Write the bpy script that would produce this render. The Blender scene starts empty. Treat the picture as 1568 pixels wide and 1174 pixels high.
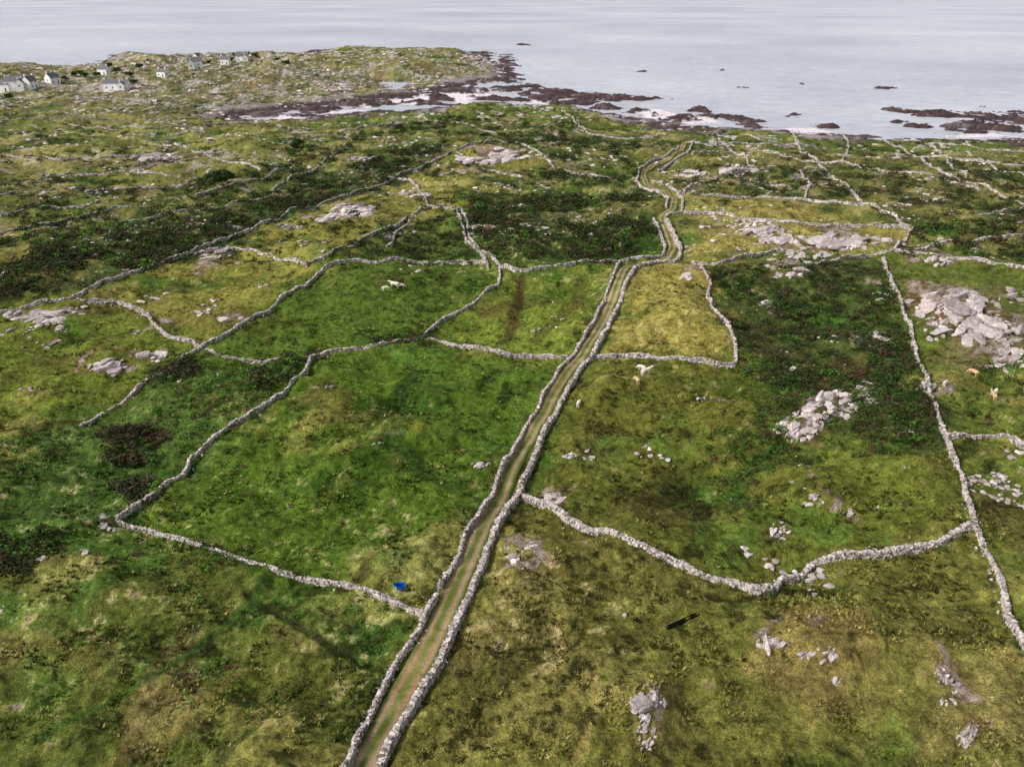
import bpy, numpy as np, math, random
from mathutils import Vector
rng=np.random.default_rng(7); random.seed(7)
R=math.radians
scene=bpy.context.scene
# ------------------------------------------------------------------ camera
CH=60.0; TH=R(26.45); FP=1210.0
cam=bpy.data.cameras.new("camera"); co=bpy.data.objects.new("camera",cam); scene.collection.objects.link(co)
co.location=(0,0,CH); co.rotation_euler=(R(90)-TH,0,0); cam.sensor_width=36; cam.lens=36*FP/1568
cam.clip_end=60000; cam.clip_start=0.5; scene.camera=co
SEA=-6.0
# ------------------------------------------------------------------ noise
TAB=rng.random((512,512)).astype(np.float32)*2-1
def vn(x,y,seed):
    x=x+seed*37.17; y=y-seed*91.73
    ix=np.floor(x).astype(np.int32); iy=np.floor(y).astype(np.int32)
    fx=(x-ix).astype(np.float32); fy=(y-iy).astype(np.float32)
    fx=fx*fx*(3-2*fx); fy=fy*fy*(3-2*fy)
    a=TAB[ix&511,iy&511]; b=TAB[(ix+1)&511,iy&511]; c=TAB[ix&511,(iy+1)&511]; d=TAB[(ix+1)&511,(iy+1)&511]
    return (a+(b-a)*fx)*(1-fy)+(c+(d-c)*fx)*fy
def fbm(x,y,scale,octv,seed,gain=.5):
    x=x/scale; y=y/scale; s=0; a=1; t=0
    for i in range(octv):
        s=s+a*vn(x,y,seed+i*3); t+=a; a*=gain
        x,y=(x*1.6-y*1.2)*1.03,(x*1.2+y*1.6)*1.03
    return s/t*1.5
def sst(t): 
    t=np.clip(t,0,1); return t*t*(3-2*t)
def poly_sd(x,y,poly,margin=None):
    poly=np.asarray(poly,float); out=np.full(x.shape,-1e4,np.float32)
    if margin is not None:
        m=(x>poly[:,0].min()-margin)&(x<poly[:,0].max()+margin)&(y>poly[:,1].min()-margin)&(y<poly[:,1].max()+margin)
        xs=x[m]; ys=y[m]
    else: xs=x; ys=y
    if xs.size==0: return out
    d2=np.full(xs.shape,1e12); ins=np.zeros(xs.shape,bool); n=len(poly)
    for i in range(n):
        ax,ay=poly[i]; bx,by=poly[(i+1)%n]; ex=bx-ax; ey=by-ay
        wx=xs-ax; wy=ys-ay; t=np.clip((wx*ex+wy*ey)/(ex*ex+ey*ey+1e-9),0,1)
        dx=wx-ex*t; dy=wy-ey*t; d2=np.minimum(d2,dx*dx+dy*dy)
        if ay!=by:
            c=((ay>ys)!=(by>ys))&(xs<ex*(ys-ay)/ey+ax); ins^=c
    r=np.sqrt(d2)*np.where(ins,1,-1)
    if margin is None: return r.astype(np.float32)
    out[m]=r; return out
def line_d(x,y,pl,R0):
    out=np.full(x.shape,1e3,np.float32)
    for (ax,ay),(bx,by) in zip(pl[:-1],pl[1:]):
        m=(x>min(ax,bx)-R0)&(x<max(ax,bx)+R0)&(y>min(ay,by)-R0)&(y<max(ay,by)+R0)
        if not m.any(): continue
        xs=x[m];ys=y[m]; ex=bx-ax;ey=by-ay
        t=np.clip(((xs-ax)*ex+(ys-ay)*ey)/(ex*ex+ey*ey+1e-9),0,1)
        out[m]=np.minimum(out[m],np.hypot(xs-ax-ex*t,ys-ay-ey*t))
    return out
# ------------------------------------------------------------------ survey helpers (bearing -> ground position)
def rays(uv):
    uv=np.asarray(uv,float).reshape(-1,2); a=(uv[:,0]-784)/FP; b=(uv[:,1]-587)/FP
    return a, math.cos(TH)-b*math.sin(TH), -math.sin(TH)-b*math.cos(TH)
def plane(uv,z=0.0):
    a,fy,fz=rays(uv); t=(CH-z)/(-fz); return np.stack([a*t,fy*t],1)
def ground(uv,off=0.0,z0=0.0):
    a,fy,fz=rays(uv); z=np.full(a.shape,z0)
    for k in range(14):
        t=(CH-z-off)/(-fz); x=a*t; y=fy*t; z=.45*z+.55*H(x,y)
    return np.stack([x,y,H(x,y)],1)
# ------------------------------------------------------------------ coast
coast_px=[(-900,106),(-300,104),(0,104),(60,101),(150,103),(162,92),(176,84),(200,81),(240,84),(290,84),(330,87),(400,87),(455,84),(480,77),(560,75),(640,78),(700,80),(745,85),(760,95),(778,104),(786,116),(765,124),(725,130),(690,138),(640,148),(590,153),(540,160),(480,166),(420,172),(372,178),(380,184),(420,183),(500,176),(560,172),(610,169),(640,166),(700,162),(770,161),(850,163),(915,170),(980,181),(1050,190),(1120,196),(1200,201),(1300,206),(1400,209),(1500,213),(1568,213),(1800,214),(2600,214)]
coast=plane(coast_px,SEA)
coastP=np.vstack([coast,[[1800,coast[-1,1]],[1800,-300],[-2500,-300],[-2500,coast[0,1]]]])
reefs=[(800,69,14,1.6),(984,110,10,1.4),(1110,109,6,1.2),(1137,135,18,1.4),(1342,136,24,2),(1225,128,5,1),(1072,167,18,5),(1125,184,40,9),(1085,180,28,6),(1212,179,15,3),(1375,169,18,4),(1440,176,54,7),(1520,180,66,9),(1560,172,24,4),(1400,192,58,7),(1480,195,74,9),(1560,202,50,7),(1505,164,12,1.5),(1600,190,60,12),
(775,122,30,11),(800,137,56,9),(860,144,60,9),(930,150,66,8),(985,153,34,6),(1010,151,20,2.5),(830,150,50,6),(700,140,80,6),(640,150,70,6),(560,160,80,6),(480,170,80,6),(420,177,60,4),(660,158,80,3),(760,150,60,6),(870,157,60,5),(1040,183,34,6),(980,170,34,4),(776,103,18,16),(700,86,70,8),(620,80,80,6),(545,78,60,4),(1260,195,30,4),(1160,193,34,4),(1010,178,26,4),(930,164,34,4)]
def ellw(u,v,a,b,z):
    P=plane([(u,v),(u+a,v),(u,v-b),(u,v+b)],z); return P[0,0],(P[2,1]+P[3,1])/2,abs(P[1,0]-P[0,0]),abs(P[2,1]-P[3,1])/2
REEF=[ellw(*r,SEA) for r in reefs]
sands=[[(690,150),(740,141),(800,150),(850,158),(800,162),(740,162),(700,158)],[(640,152),(740,134),(745,138),(700,150)],[(965,166),(1010,163),(1050,178),(1120,192),(1060,190),(990,180)],[(1330,197),(1400,202),(1490,204),(1568,200),(1640,200),(1640,214),(1400,210)],[(400,184),(460,174),(560,168),(560,171),(480,179),(410,187)],[(1150,190),(1240,196),(1300,204),(1200,202)],[(540,161),(600,152),(690,140),(690,146),(620,162),(560,168)]]
SAND=[plane(s,SEA) for s in sands]
# knolls and hollows (u,v,width px,height px,metres)
knolls=[(520,615,70,18,2.4),(480,650,60,18,1.2),(640,660,90,16,2.6),(610,610,60,20,-2.0),(740,700,60,20,2.0),(560,760,80,40,-1.8),(600,860,70,25,1.4),(1280,630,90,28,2.6),(1240,760,60,60,2.6),(1380,740,90,30,2.2),(1270,1010,170,60,3.4),(990,1100,70,40,2.2),(1060,740,90,50,-1.8),(920,600,50,20,2.0),(1470,480,80,45,2.8),(545,330,60,14,2.6),(1170,350,60,10,1.5),(170,560,60,20,2.6),(80,490,80,15,2.0),(860,470,80,10,1.6),(800,460,20,35,-1.4),(120,760,120,40,-1.0),(1040,480,70,40,1.8),(770,240,80,14,3.0),(550,100,200,12,4),(520,135,100,10,4),(230,98,70,10,3),(140,130,120,10,2),(1130,262,60,8,2.5),(150,1020,100,40,1.8),(330,1090,90,40,1.6),(820,980,70,50,-1.4),(950,770,60,30,-1.0),(1430,920,80,40,-1.4),(700,600,80,12,1.4),(60,620,80,16,1.6),(1500,620,60,20,1.2),(100,880,90,25,1.4)]
KN=[ellw(a,b,c,d,0)+(e,) for a,b,c,d,e in knolls]
lane_px=[(520,1240),(555,1174),(583,1120),(612,1067),(641,1018),(665,972),(690,915),(708,875),(728,830),(750,785),(772,740),(797,690),(815,660),(840,615),(865,572),(890,545),(912,510),(930,475),(943,440),(956,410),(985,401),(1020,396),(1030,378),(1020,352),(1013,333),(1030,320),(1033,305),(1018,292),(990,284),(984,266),(1000,253),(1025,243),(1043,230),(1052,214)]
LANE0=plane(lane_px,0)
def Hfull(x,y):
    x=np.asarray(x,float); y=np.asarray(y,float)
    wx=x+5*fbm(x,y,22,3,40); wy=y+9*fbm(x,y,25,3,44)
    sd=poly_sd(wx,wy,coastP)
    s=np.clip(sd,0,None); far=sst((y-430)/150)
    base=-6.5+6.5*(1-np.exp(-s/(62-24*far)))+np.clip(sd,-60,0)*.05
    lf=sst((sd+2)/45)
    big=fbm(x,y,75,2,1); mid=fbm(x,y,26,3,5); sm=fbm(x,y,8,2,11)
    ld=line_d(x,y,LANE0,8)
    n=(1.7+1.8*far)*big+(1.9+.9*far)*mid+.85*sm*(.3+.7*sst((ld-2)/4))
    kn=np.zeros(x.shape)
    for cx,cy,a,b,hh in KN:
        r=((x-cx)/a)**2+((y-cy)/b)**2; kn=kn+hh*np.exp(-r*1.4)
    h=base+lf*(n+kn)
    shore=(1-sst((sd-5)/30)); rn=fbm(x,y,9,3,60,.6)
    h=h+shore*sst((sd+25)/25)*(1.0*rn+.2)
    rm=np.zeros(x.shape)
    for cx,cy,a,b in REEF:
        r=np.sqrt(((wx-cx)/a)**2+((wy-cy)/b)**2); rm=np.maximum(rm,np.clip(1.25-r,0,1))
    rk=rm>0.01
    hr=-7.35+2.5*rm+2.0*fbm(x,y,10,4,77,.7)
    h=np.where(rk&(sd<8),np.maximum(h,hr),h)
    sm_=np.zeros(x.shape,np.float32)
    for S in SAND:
        sm_=np.maximum(sm_,sst(poly_sd(wx,wy,S,60)/6+.5))
    sm_=sm_*(sst((fbm(x,y,20,3,88)+.4)*3))*(h<-5.3)
    h=np.where(sm_>.4,np.maximum(np.minimum(h,-5.8),-5.93),h)
    return h,sd,mid+.35*sm,kn,rm,sm_,far,ld
def H(x,y): return Hfull(np.atleast_1d(x),np.atleast_1d(y))[0]
# ------------------------------------------------------------------ colours
def s2l(c):
    c=np.asarray(c,float)/255; return np.where(c<.04045,c/12.92,((c+.055)/1.055)**2.4)
def L(*c): return s2l(c)
REG=[
([(0,104),(-900,104),(-900,160),(0,160),(300,182),(372,180),(640,150),(780,120),(760,85),(480,75),(160,80)],(120,116,82),.65),
([(-600,150),(200,165),(600,182),(560,230),(300,330),(-600,440)],(112,114,58),.65),
([(-100,215),(60,212),(180,240),(120,262),(-100,268)],(160,150,90),.75),
([(150,185),(420,200),(400,240),(200,225)],(126,130,64),.6),
([(200,245),(420,255),(300,300),(120,290)],(124,126,60),.6),
([(560,262),(700,262),(700,300),(600,320),(500,330)],(144,138,66),.6),
([(600,180),(1050,190),(1050,290),(840,270),(700,215),(560,215)],(106,106,58),.5),
([(905,545),(1125,560),(1120,510),(1088,470),(1087,430),(1062,402),(975,410),(940,480)],(146,134,62),.85),
([(1045,300),(1340,315),(1398,352),(1370,385),(1240,400),(1195,380),(1100,400),(1045,390),(1030,340)],(154,142,72),.85),
([(-60,485),(110,458),(260,398),(480,318),(570,290),(700,235),(830,240),(820,262),(720,290),(690,315),(640,330),(560,385),(470,410),(310,530),(235,500),(120,466)],(136,132,56),.8),
([(-60,480),(180,464),(235,500),(300,530),(125,640),(-200,700)],(108,116,40),.7),
([(485,545),(650,520),(868,548),(790,680),(650,938),(400,862),(185,795)],(82,106,28),.8),
([(518,402),(750,405),(760,430),(700,480),(640,515),(480,540),(320,530)],(80,102,32),.8),
([(765,415),(950,400),(870,545),(655,515)],(112,124,42),.85),
([(905,550),(1125,562),(1180,600),(1200,820),(1170,900),(1040,860),(800,752),(830,690)],(100,100,38),.75),
([(1180,690),(1450,680),(1492,800),(1400,840),(1245,858),(1180,890)],(108,112,40),.7),
([(793,758),(1165,908),(1245,864),(1492,806),(1568,1000),(1700,1300),(500,1300),(590,1174)],(114,110,50),.8),
([(-300,960),(180,800),(400,868),(648,945),(530,1174),(480,1300),(-500,1300)],(96,102,42),.75),
([(-200,720),(180,650),(300,690),(182,795),(300,840),(260,930),(-200,960)],(82,114,42),.8),
([(-200,690),(125,650),(310,535),(470,550),(430,600),(300,690),(180,790),(-200,800)],(78,98,42),.7),
([(1400,400),(1568,415),(1900,430),(1900,1300),(1568,1000),(1495,800),(1450,660),(1390,500)],(100,108,42),.7),
([(1090,415),(1240,405),(1350,400),(1400,560),(1440,660),(1370,680),(1200,640),(1180,560),(1130,540)],(68,80,40),.75),
([(1050,215),(1568,225),(1900,240),(1900,400),(1400,385),(1398,350),(1340,312),(1050,296)],(112,108,60),.65),
([(720,290),(980,292),(1005,340),(1010,380),(940,398),(780,408),(740,390)],(66,80,40),.8),
([(800,385),(990,345),(1010,385),(940,398),(800,410)],(84,108,36),.6),
([(560,350),(640,330),(700,330),(740,400),(560,400)],(76,96,34),.7),
([(-100,430),(120,380),(430,290),(560,232),(700,215),(650,255),(560,290),(380,350),(110,455),(-100,475)],(66,73,42),.8),
([(290,620),(320,605),(330,625),(280,630)],(110,92,50),.6),
([(1000,700),(1075,740),(1060,800),(1000,790)],(76,70,34),.75),
([(930,620),(1000,640),(960,700),(900,700)],(86,78,36),.6),
([(650,560),(560,640),(600,660),(680,600)],(50,78,20),.8),
([(520,780),(640,700),(560,690),(440,740)],(56,84,20),.7),
([(540,640),(660,640),(640,668),(560,664)],(118,124,42),.7),
([(470,600),(560,600),(560,640),(470,640)],(110,120,40),.6),
([(560,830),(680,820),(660,890),(560,880)],(130,138,74),.6),
([(720,1000),(860,940),(960,990),(900,1174),(700,1174)],(84,82,38),.75),
([(780,420),(806,418),(796,470),(785,505),(770,500)],(84,72,38),.8),
([(400,900),(650,960),(610,1020),(560,1010),(380,960)],(56,92,30),.75),
([(430,970),(580,1030),(540,1090),(380,1090)],(96,98,40),.6),
([(220,1010),(350,970),(300,1080),(180,1140)],(132,116,70),.75),
([(-40,950),(60,940),(70,1010),(-40,1060)],(128,118,68),.5),
([(30,870),(180,840),(200,880),(60,910)],(122,120,58),.65),
([(1090,925),(1270,900),(1290,915),(1110,940)],(72,88,34),.6),
([(800,790),(980,840),(1120,890),(1080,930),(850,880)],(102,98,44),.6),
([(1400,450),(1530,440),(1600,520),(1500,580),(1420,520)],(130,110,84),.5),
([(1180,960),(1330,970),(1360,1080),(1240,1090),(1150,1020)],(138,120,68),.65),
([(950,1060),(1040,1050),(1080,1174),(940,1174)],(130,118,62),.55),
([(1400,1030),(1568,1000),(1568,1174),(1400,1174)],(132,120,68),.6),
([(1000,940),(1200,935),(1180,1000),(1000,1010)],(100,106,42),.6),
]
REGW=[(plane(p,0),L(*c),s) for p,c,s in REG]
DITCH=[(plane(p),w,L(*c)) for p,w,c in [
 ([(380,905),(430,935),(500,975),(560,1000),(605,1018)],.4,(40,44,22)),
 ([(1085,925),(1130,927),(1190,912),(1250,906),(1272,914)],.5,(36,34,18)),
 ([(60,1130),(190,1060),(280,1000),(385,915),(410,878)],.5,(62,94,34)),
 ([(800,420),(790,460),(778,505),(765,520)],1.0,(72,60,34)),
 ([(300,835),(340,845),(400,866)],.7,(50,60,26)),
 ([(1500,800),(1568,790),(1640,785)],.6,(60,40,25)),
 ([(-50,695),(40,672),(125,650)],.6,(75,58,30)),
 ([(890,430),(880,470),(820,510)],1.5,(84,84,36)),
 ([(300,480),(330,445),(400,410)],.5,(130,110,60)),
 ([(880,1174),(915,1105),(910,1060)],.4,(150,135,75)),
 ([(620,640),(600,670),(650,720),(700,735)],1.5,(58,82,26)),
 ([(640,560),(600,610),(570,660)],1.5,(48,74,22)),
 ([(0,205),(150,200),(260,215),(420,190)],1.5,(160,158,100)),
 ([(1120,760),(1160,700),(1190,690)],1.2,(60,84,30)),
 ([(940,1000),(1000,975),(1020,965)],.6,(86,80,36)),
 ([(220,1174),(300,1090),(380,1010)],.35,(124,112,60)),([(340,1174),(420,1090),(480,1020)],.3,(70,84,36))]]
OUT=[(540,324,34,9,60),(505,336,22,5,18),(445,348,18,4,14),(1160,352,34,9,40),(1195,368,30,6,26),(1300,372,50,12,34),(1215,415,22,12,20),(1222,655,32,24,34),(1275,622,46,22,46),(1322,606,30,26,34),(1240,640,30,16,20),(1335,522,24,18,26),(1465,470,60,24,56),(1500,505,50,24,46),(1545,545,30,26,30),(1550,455,24,10,12),(1430,500,20,20,10),
(1195,815,16,14,14),(1222,742,14,10,8),(1248,768,16,10,9),(1300,788,12,5,5),(1225,712,12,4,6),(785,848,24,12,9),(810,832,12,14,8),(843,765,22,9,10),(990,1075,26,14,18),(988,1125,14,32,20),(1180,985,22,10,12),(1255,1000,26,10,16),(1272,1045,14,8,10),(1452,1058,20,26,22),(1480,1128,16,16,14),(1438,1025,10,14,9),(165,562,28,14,24),(70,485,38,10,28),(20,484,20,5,10),(95,505,12,5,5),(785,238,34,8,20),(740,246,40,6,20),(335,390,30,8,12),(1130,262,30,6,22),(1050,425,18,5,6),(1060,268,24,5,14),(1395,715,12,4,5),(740,712,20,3,5),(580,682,14,3,4),(1080,612,14,3,5),(515,135,18,8,22),(190,135,30,6,20),(125,155,14,4,10),(1185,465,20,5,6),(1350,455,14,12,8),(1440,400,24,8,14),(640,297,26,8,12),(745,345,22,6,10),(1240,390,30,7,20),(1430,595,26,6,6),(230,545,26,4,7),(350,490,26,4,7),(555,245,16,4,10),(820,343,9,4,5),(600,360,18,6,9),(210,510,10,4,4),(400,438,9,4,4),(500,592,10,2,4),(250,243,40,5,20),(220,486,14,5,6),(320,235,20,4,12),(1335,840,10,3,4),(1215,565,14,4,6),(1400,655,14,6,5)]
OUTW=[ellw(u,v,a*1.15,b*1.3,0) for u,v,a,b,n in OUT]
def groundcol(x,y,F=None):
    x=np.asarray(x,float); y=np.asarray(y,float)
    h,sd,mid,kn,rm,sa,far,ld=Hfull(x,y) if F is None else F
    d=np.hypot(x,y)
    t1=fbm(x,y,38,3,101); t2=fbm(x,y,11,3,111,.6); t3=fbm(x,y,2.0,4,121,.75); t5=fbm(x,y,15,3,171,.6); t6=fbm(x,y,5,3,181,.65)
    def mix(a,b,t): return a+(b-a)*np.clip(t,0,1)[:,None]
    c=np.tile(L(90,106,38),(x.size,1))
    k=.018*d+.6
    wx=x+k*1.6*fbm(x,y,9,3,131,.6); wy=y+k*2.2*fbm(x,y,12,3,137,.6)
    for P,cc,s in REGW:
        m=sst(poly_sd(wx,wy,P,20)/(k*1.6)+.5)*s; c=c+(cc-c)*m[:,None]
    # tonal patchiness: dry knolls, lush hollows, brown rush and heather
    c=mix(c,L(154,144,74)[None],sst((mid*1.0+kn*.25+t2*.8-.45)*1.7)*.55)
    c=mix(c,L(48,78,22)[None],sst((-mid-kn*.3+t1*.7+t2*.5-.45)*1.8)*.6)
    c=mix(c,L(84,68,42)[None],sst((t5*1.1+t3*.5-.55)*2.4)*.5)
    c=mix(c,L(72,106,36)[None],sst((-t5*1.0+t2*.6+t3*.4-.58)*2.6)*.55)
    c=mix(c,L(182,170,116)[None],sst((t3*1.3+t1*.5-.76)*2.4)*.5)
    c=mix(c,L(38,46,22)[None],sst((-t3*1.1+t6*.9+t2*.4-.7)*2.6)*.65)
    # far scrubby mottling
    fz=sst((d-150)/150)*(sd>20)
    c=mix(c,L(160,148,90)[None],sst((t5-t2*.5+t3*.4-.22)*2.4)*fz*.5)
    c=mix(c,L(46,53,32)[None],sst((t2+t3*.7-.25)*3)*fz*.68)
    c=mix(c,L(98,82,62)[None],sst((-t2-t5*.6+t3*.5-.3)*2.4)*fz*.5)
    for cx,cy,a,b in OUTW:
        r=np.sqrt(((wx-cx)/a)**2+((wy-cy)/b)**2)
        m=np.clip(1.2-r,0,1); c=mix(c,L(112,88,54)[None],sst(m*2.4+t3*.6-.45)*.6)
        c=mix(c,L(146,134,130)[None],sst((m*1.6+t3*1.0-1.0)*3)*.65)
    # rocky ground of the headland and shore knolls
    rk=sst((fbm(x,y,10,4,151,.7)+.5*t3+.34*far-.48)*4)*sst((d-210)/160)
    c=mix(c,L(166,156,150)[None],rk*.75*(sd>4))
    c=mix(c,L(114,94,70)[None],sst((t5-.1)*2)*far*.5)
    br=1+.5*np.clip(t3,-1.1,1.2)+.16*fbm(x,y,.7,2,141)
    c=c*np.clip(br,.35,1.7)[:,None]*1.06
    for P,w,cc in DITCH:
        m=sst((w+.35*t3-line_d(x,y,P,6))/(.5)+.5); c=c+(cc-c)*(m*.75)[:,None]
    c=mix(c,L(92,96,42)[None],sst((2.4-ld)/1.0)*.5)
    # shore
    sh=sst((28+14*t2-sd)/8)*sst((-2.7-h)/.8+ .2*t3)
    sw=c*0+L(86,71,69); sw=mix(sw,L(44,37,38)[None],sst(t3*1.4+.3)); sw=mix(sw,L(156,144,142)[None],sst((t2+t3-.45)*3)*.65)
    sw=mix(sw,L(172,162,156)[None],sst((h+4.8)/.8)*.6*(sd>0))
    sw=mix(sw,L(76,60,60)[None],sst((rm-.1)*2)*.45)
    c=c+(sw-c)*np.clip(np.maximum(sh,(sd<0)*1.0),0,1)[:,None]
    c=mix(c,L(230,220,226)[None],sst((sa-.3)*2.5)*.95*(h<-5.75))
    lum=(c*np.array([.25,.65,.1])).sum(1,keepdims=True)
    return np.clip(lum+(c-lum)*.96,.002,1)
# ------------------------------------------------------------------ mesh builders & materials
def build(name,V,F,mat,col=None,smooth=False,parent=None):
    V=np.ascontiguousarray(V,np.float32); F=np.ascontiguousarray(F,np.int32); n,k=F.shape
    me=bpy.data.meshes.new(name); me.vertices.add(len(V)); me.vertices.foreach_set("co",V.ravel())
    me.loops.add(n*k); me.polygons.add(n); me.polygons.foreach_set("loop_start",np.arange(0,n*k,k,dtype=np.int32))
    me.loops.foreach_set("vertex_index",F.ravel()); me.update(calc_edges=True)
    me.polygons.foreach_set("use_smooth",np.full(n,smooth))
    if col is not None:
        a=me.color_attributes.new("Col",'FLOAT_COLOR','POINT')
        cc=np.ones((len(V),4),np.float32); cc[:,:3]=np.clip(col,0,1); a.data.foreach_set("color",cc.ravel())
    me.materials.append(mat); ob=bpy.data.objects.new(name,me); scene.collection.objects.link(ob)
    if parent: ob.parent=parent
    return ob
def vmat(name,scales,lo,hi,bump=0.0,bscale=3.0,rough=.95,spec=.15,bdist=.1,col=None):
    m=bpy.data.materials.new(name); m.use_nodes=True; nt=m.node_tree; N=nt.nodes; b=N["Principled BSDF"]
    b.inputs["Roughness"].default_value=rough; b.inputs["Specular IOR Level"].default_value=spec
    if col is None:
        a=N.new("ShaderNodeAttribute"); a.attribute_name="Col"; src=a.outputs["Color"]
    else:
        a=N.new("ShaderNodeRGB"); a.outputs[0].default_value=(*s2l(col),1); src=a.outputs[0]
    g=N.new("ShaderNodeNewGeometry")
    for sc in scales:
        n=N.new("ShaderNodeTexNoise"); n.inputs["Scale"].default_value=sc; n.inputs["Detail"].default_value=5; n.inputs["Roughness"].default_value=.75
        nt.links.new(g.outputs["Position"],n.inputs["Vector"])
        r=N.new("ShaderNodeMapRange"); r.inputs[1].default_value=.35; r.inputs[2].default_value=.65; r.inputs[3].default_value=lo; r.inputs[4].default_value=hi
        nt.links.new(n.outputs["Fac"],r.inputs[0])
        v=N.new("ShaderNodeVectorMath"); v.operation='SCALE'; nt.links.new(src,v.inputs[0]); nt.links.new(r.outputs[0],v.inputs["Scale"]); src=v.outputs[0]
    nt.links.new(src,b.inputs["Base Color"])
    if bump>0:
        n=N.new("ShaderNodeTexNoise"); n.inputs["Scale"].default_value=bscale; n.inputs["Detail"].default_value=6; n.inputs["Roughness"].default_value=.7
        nt.links.new(g.outputs["Position"],n.inputs["Vector"])
        bp=N.new("ShaderNodeBump"); bp.inputs["Strength"].default_value=bump; bp.inputs["Distance"].default_value=bdist
        nt.links.new(n.outputs["Fac"],bp.inputs["Height"]); nt.links.new(bp.outputs[0],b.inputs["Normal"])
    return m
M_ground=vmat("turf_and_rock",[1.1,5.0],.55,1.52,.9,3.2,bdist=.6,spec=.06)
M_stone=vmat("lichened_stone",[1.6,9],.7,1.28,.7,7,bdist=.08)
M_rock=vmat("weathered_granite",[.9,4],.68,1.3,1.0,1.6,bdist=.4)
M_track=vmat("earth_track",[3,11],.75,1.25,.5,6,bdist=.05)
M_leaf=vmat("foliage",[1.1],.6,1.45,spec=.08)
M_grass=vmat("rough_grass",[.8],.8,1.35,spec=.08)
def plain(name,c,rough=.7,sc=2.0,lo=.85,hi=1.12,spec=.3): return vmat(name,[sc],lo,hi,rough=rough,spec=spec,col=c)
M_white=plain("whitewashed_render",(240,239,236),lo=.95,hi=1.04); M_slate=plain("slate",(104,104,112)); M_glass=plain("dark_window",(52,56,64),.2)
M_blue=plain("blue_plastic",(14,84,168),.4); M_black=plain("black_plastic",(16,16,20),.8,spec=.1); M_steel=plain("galvanised_steel",(150,152,155),.4); M_bark=plain("bark",(80,66,52),.9)
# ------------------------------------------------------------------ terrain
NR,NC=1120,1040
ys=14*np.exp(np.linspace(0,math.log(1500/14),NR)); tt=np.linspace(-1,1,NC)
X=(tt[None,:]*(0.80*ys+48)[:,None]).ravel(); Y=np.repeat(ys,NC)
F=Hfull(X,Y); C=groundcol(X,Y,F); h,sd,ld=F[0].copy(),F[1],F[7]
d=np.hypot(X,Y)
land=sst((sd-8)/10)*sst((ld-1.6)/1.2)
h+=land*(.18*fbm(X,Y,1.5,2,201)+.24*np.maximum(0,fbm(X,Y,.65,2,205))+.4*np.maximum(0,fbm(X,Y,3.2,2,207))+sst((d-100)/150)*.55*np.maximum(0,fbm(X,Y,4,3,209,.6)))
for P_,w_,c_ in DITCH[:2]: h-=.3*sst((w_+.4-line_d(X,Y,P_,4))/.6)
h-=.10*sst((2.2-ld)/1.0)
Fc=(np.arange(NR-1)[:,None]*NC+np.arange(NC-1)[None,:]).ravel()
Fq=np.stack([Fc,Fc+1,Fc+NC+1,Fc+NC],1)
build("ground_terrain",np.stack([X,Y,h],1),Fq,M_ground,C,smooth=True)
# ------------------------------------------------------------------ sea
sm=bpy.data.materials.new("sea_water"); sm.use_nodes=True; nt=sm.node_tree; N=nt.nodes; b=N["Principled BSDF"]
g=N.new("ShaderNodeNewGeometry")
def noise(scl,sc,det,rg):
    mp=N.new("ShaderNodeMapping"); mp.inputs["Scale"].default_value=scl; nt.links.new(g.outputs["Position"],mp.inputs["Vector"])
    n=N.new("ShaderNodeTexNoise"); n.inputs["Scale"].default_value=sc; n.inputs["Detail"].default_value=det; n.inputs["Roughness"].default_value=rg; nt.links.new(mp.outputs[0],n.inputs["Vector"]); return n
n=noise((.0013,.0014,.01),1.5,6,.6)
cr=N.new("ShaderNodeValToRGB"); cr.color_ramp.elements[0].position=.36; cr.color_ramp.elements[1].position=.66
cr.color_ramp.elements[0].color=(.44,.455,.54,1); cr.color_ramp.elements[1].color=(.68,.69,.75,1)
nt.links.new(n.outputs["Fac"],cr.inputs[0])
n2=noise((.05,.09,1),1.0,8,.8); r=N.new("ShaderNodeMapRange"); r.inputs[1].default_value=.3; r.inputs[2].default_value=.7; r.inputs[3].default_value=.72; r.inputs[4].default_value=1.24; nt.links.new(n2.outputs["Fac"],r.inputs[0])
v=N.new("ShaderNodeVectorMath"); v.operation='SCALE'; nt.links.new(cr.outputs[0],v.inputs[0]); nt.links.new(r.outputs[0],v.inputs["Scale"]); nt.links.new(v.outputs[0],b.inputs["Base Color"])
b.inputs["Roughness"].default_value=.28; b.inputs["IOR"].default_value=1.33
w=noise((.6,1.2,1),.22,8,.72)
bp=N.new("ShaderNodeBump"); bp.inputs["Strength"].default_value=.9; bp.inputs["Distance"].default_value=1.8; nt.links.new(w.outputs["Fac"],bp.inputs["Height"]); nt.links.new(bp.outputs[0],b.inputs["Normal"])
gx=np.concatenate([[-40000,-8000],np.linspace(-2500,2500,11),[8000,40000]]); gy=np.array([150,400,700,1200,2500,6000,15000,50000.])
GX,GY=np.meshgrid(gx,gy); V=np.stack([GX.ravel(),GY.ravel(),np.full(GX.size,SEA)],1); nx=len(gx)
f=(np.arange(len(gy)-1)[:,None]*nx+np.arange(nx-1)[None,:]).ravel()
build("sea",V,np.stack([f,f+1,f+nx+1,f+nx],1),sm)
# ------------------------------------------------------------------ resampling
def resample(P,step):
    P=np.asarray(P); seg=np.hypot(*(P[1:,:2]-P[:-1,:2]).T); s=np.r_[0,np.cumsum(seg)]
    out=[0.]; 
    while out[-1]<s[-1]:
        i=min(np.searchsorted(s,out[-1],side='right')-1,len(P)-2); out.append(out[-1]+step(np.hypot(P[i,0],P[i,1])))
    t=np.array(out[:-1]+[s[-1]])
    x=np.interp(t,s,P[:,0]); y=np.interp(t,s,P[:,1]); return x,y,t
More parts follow.
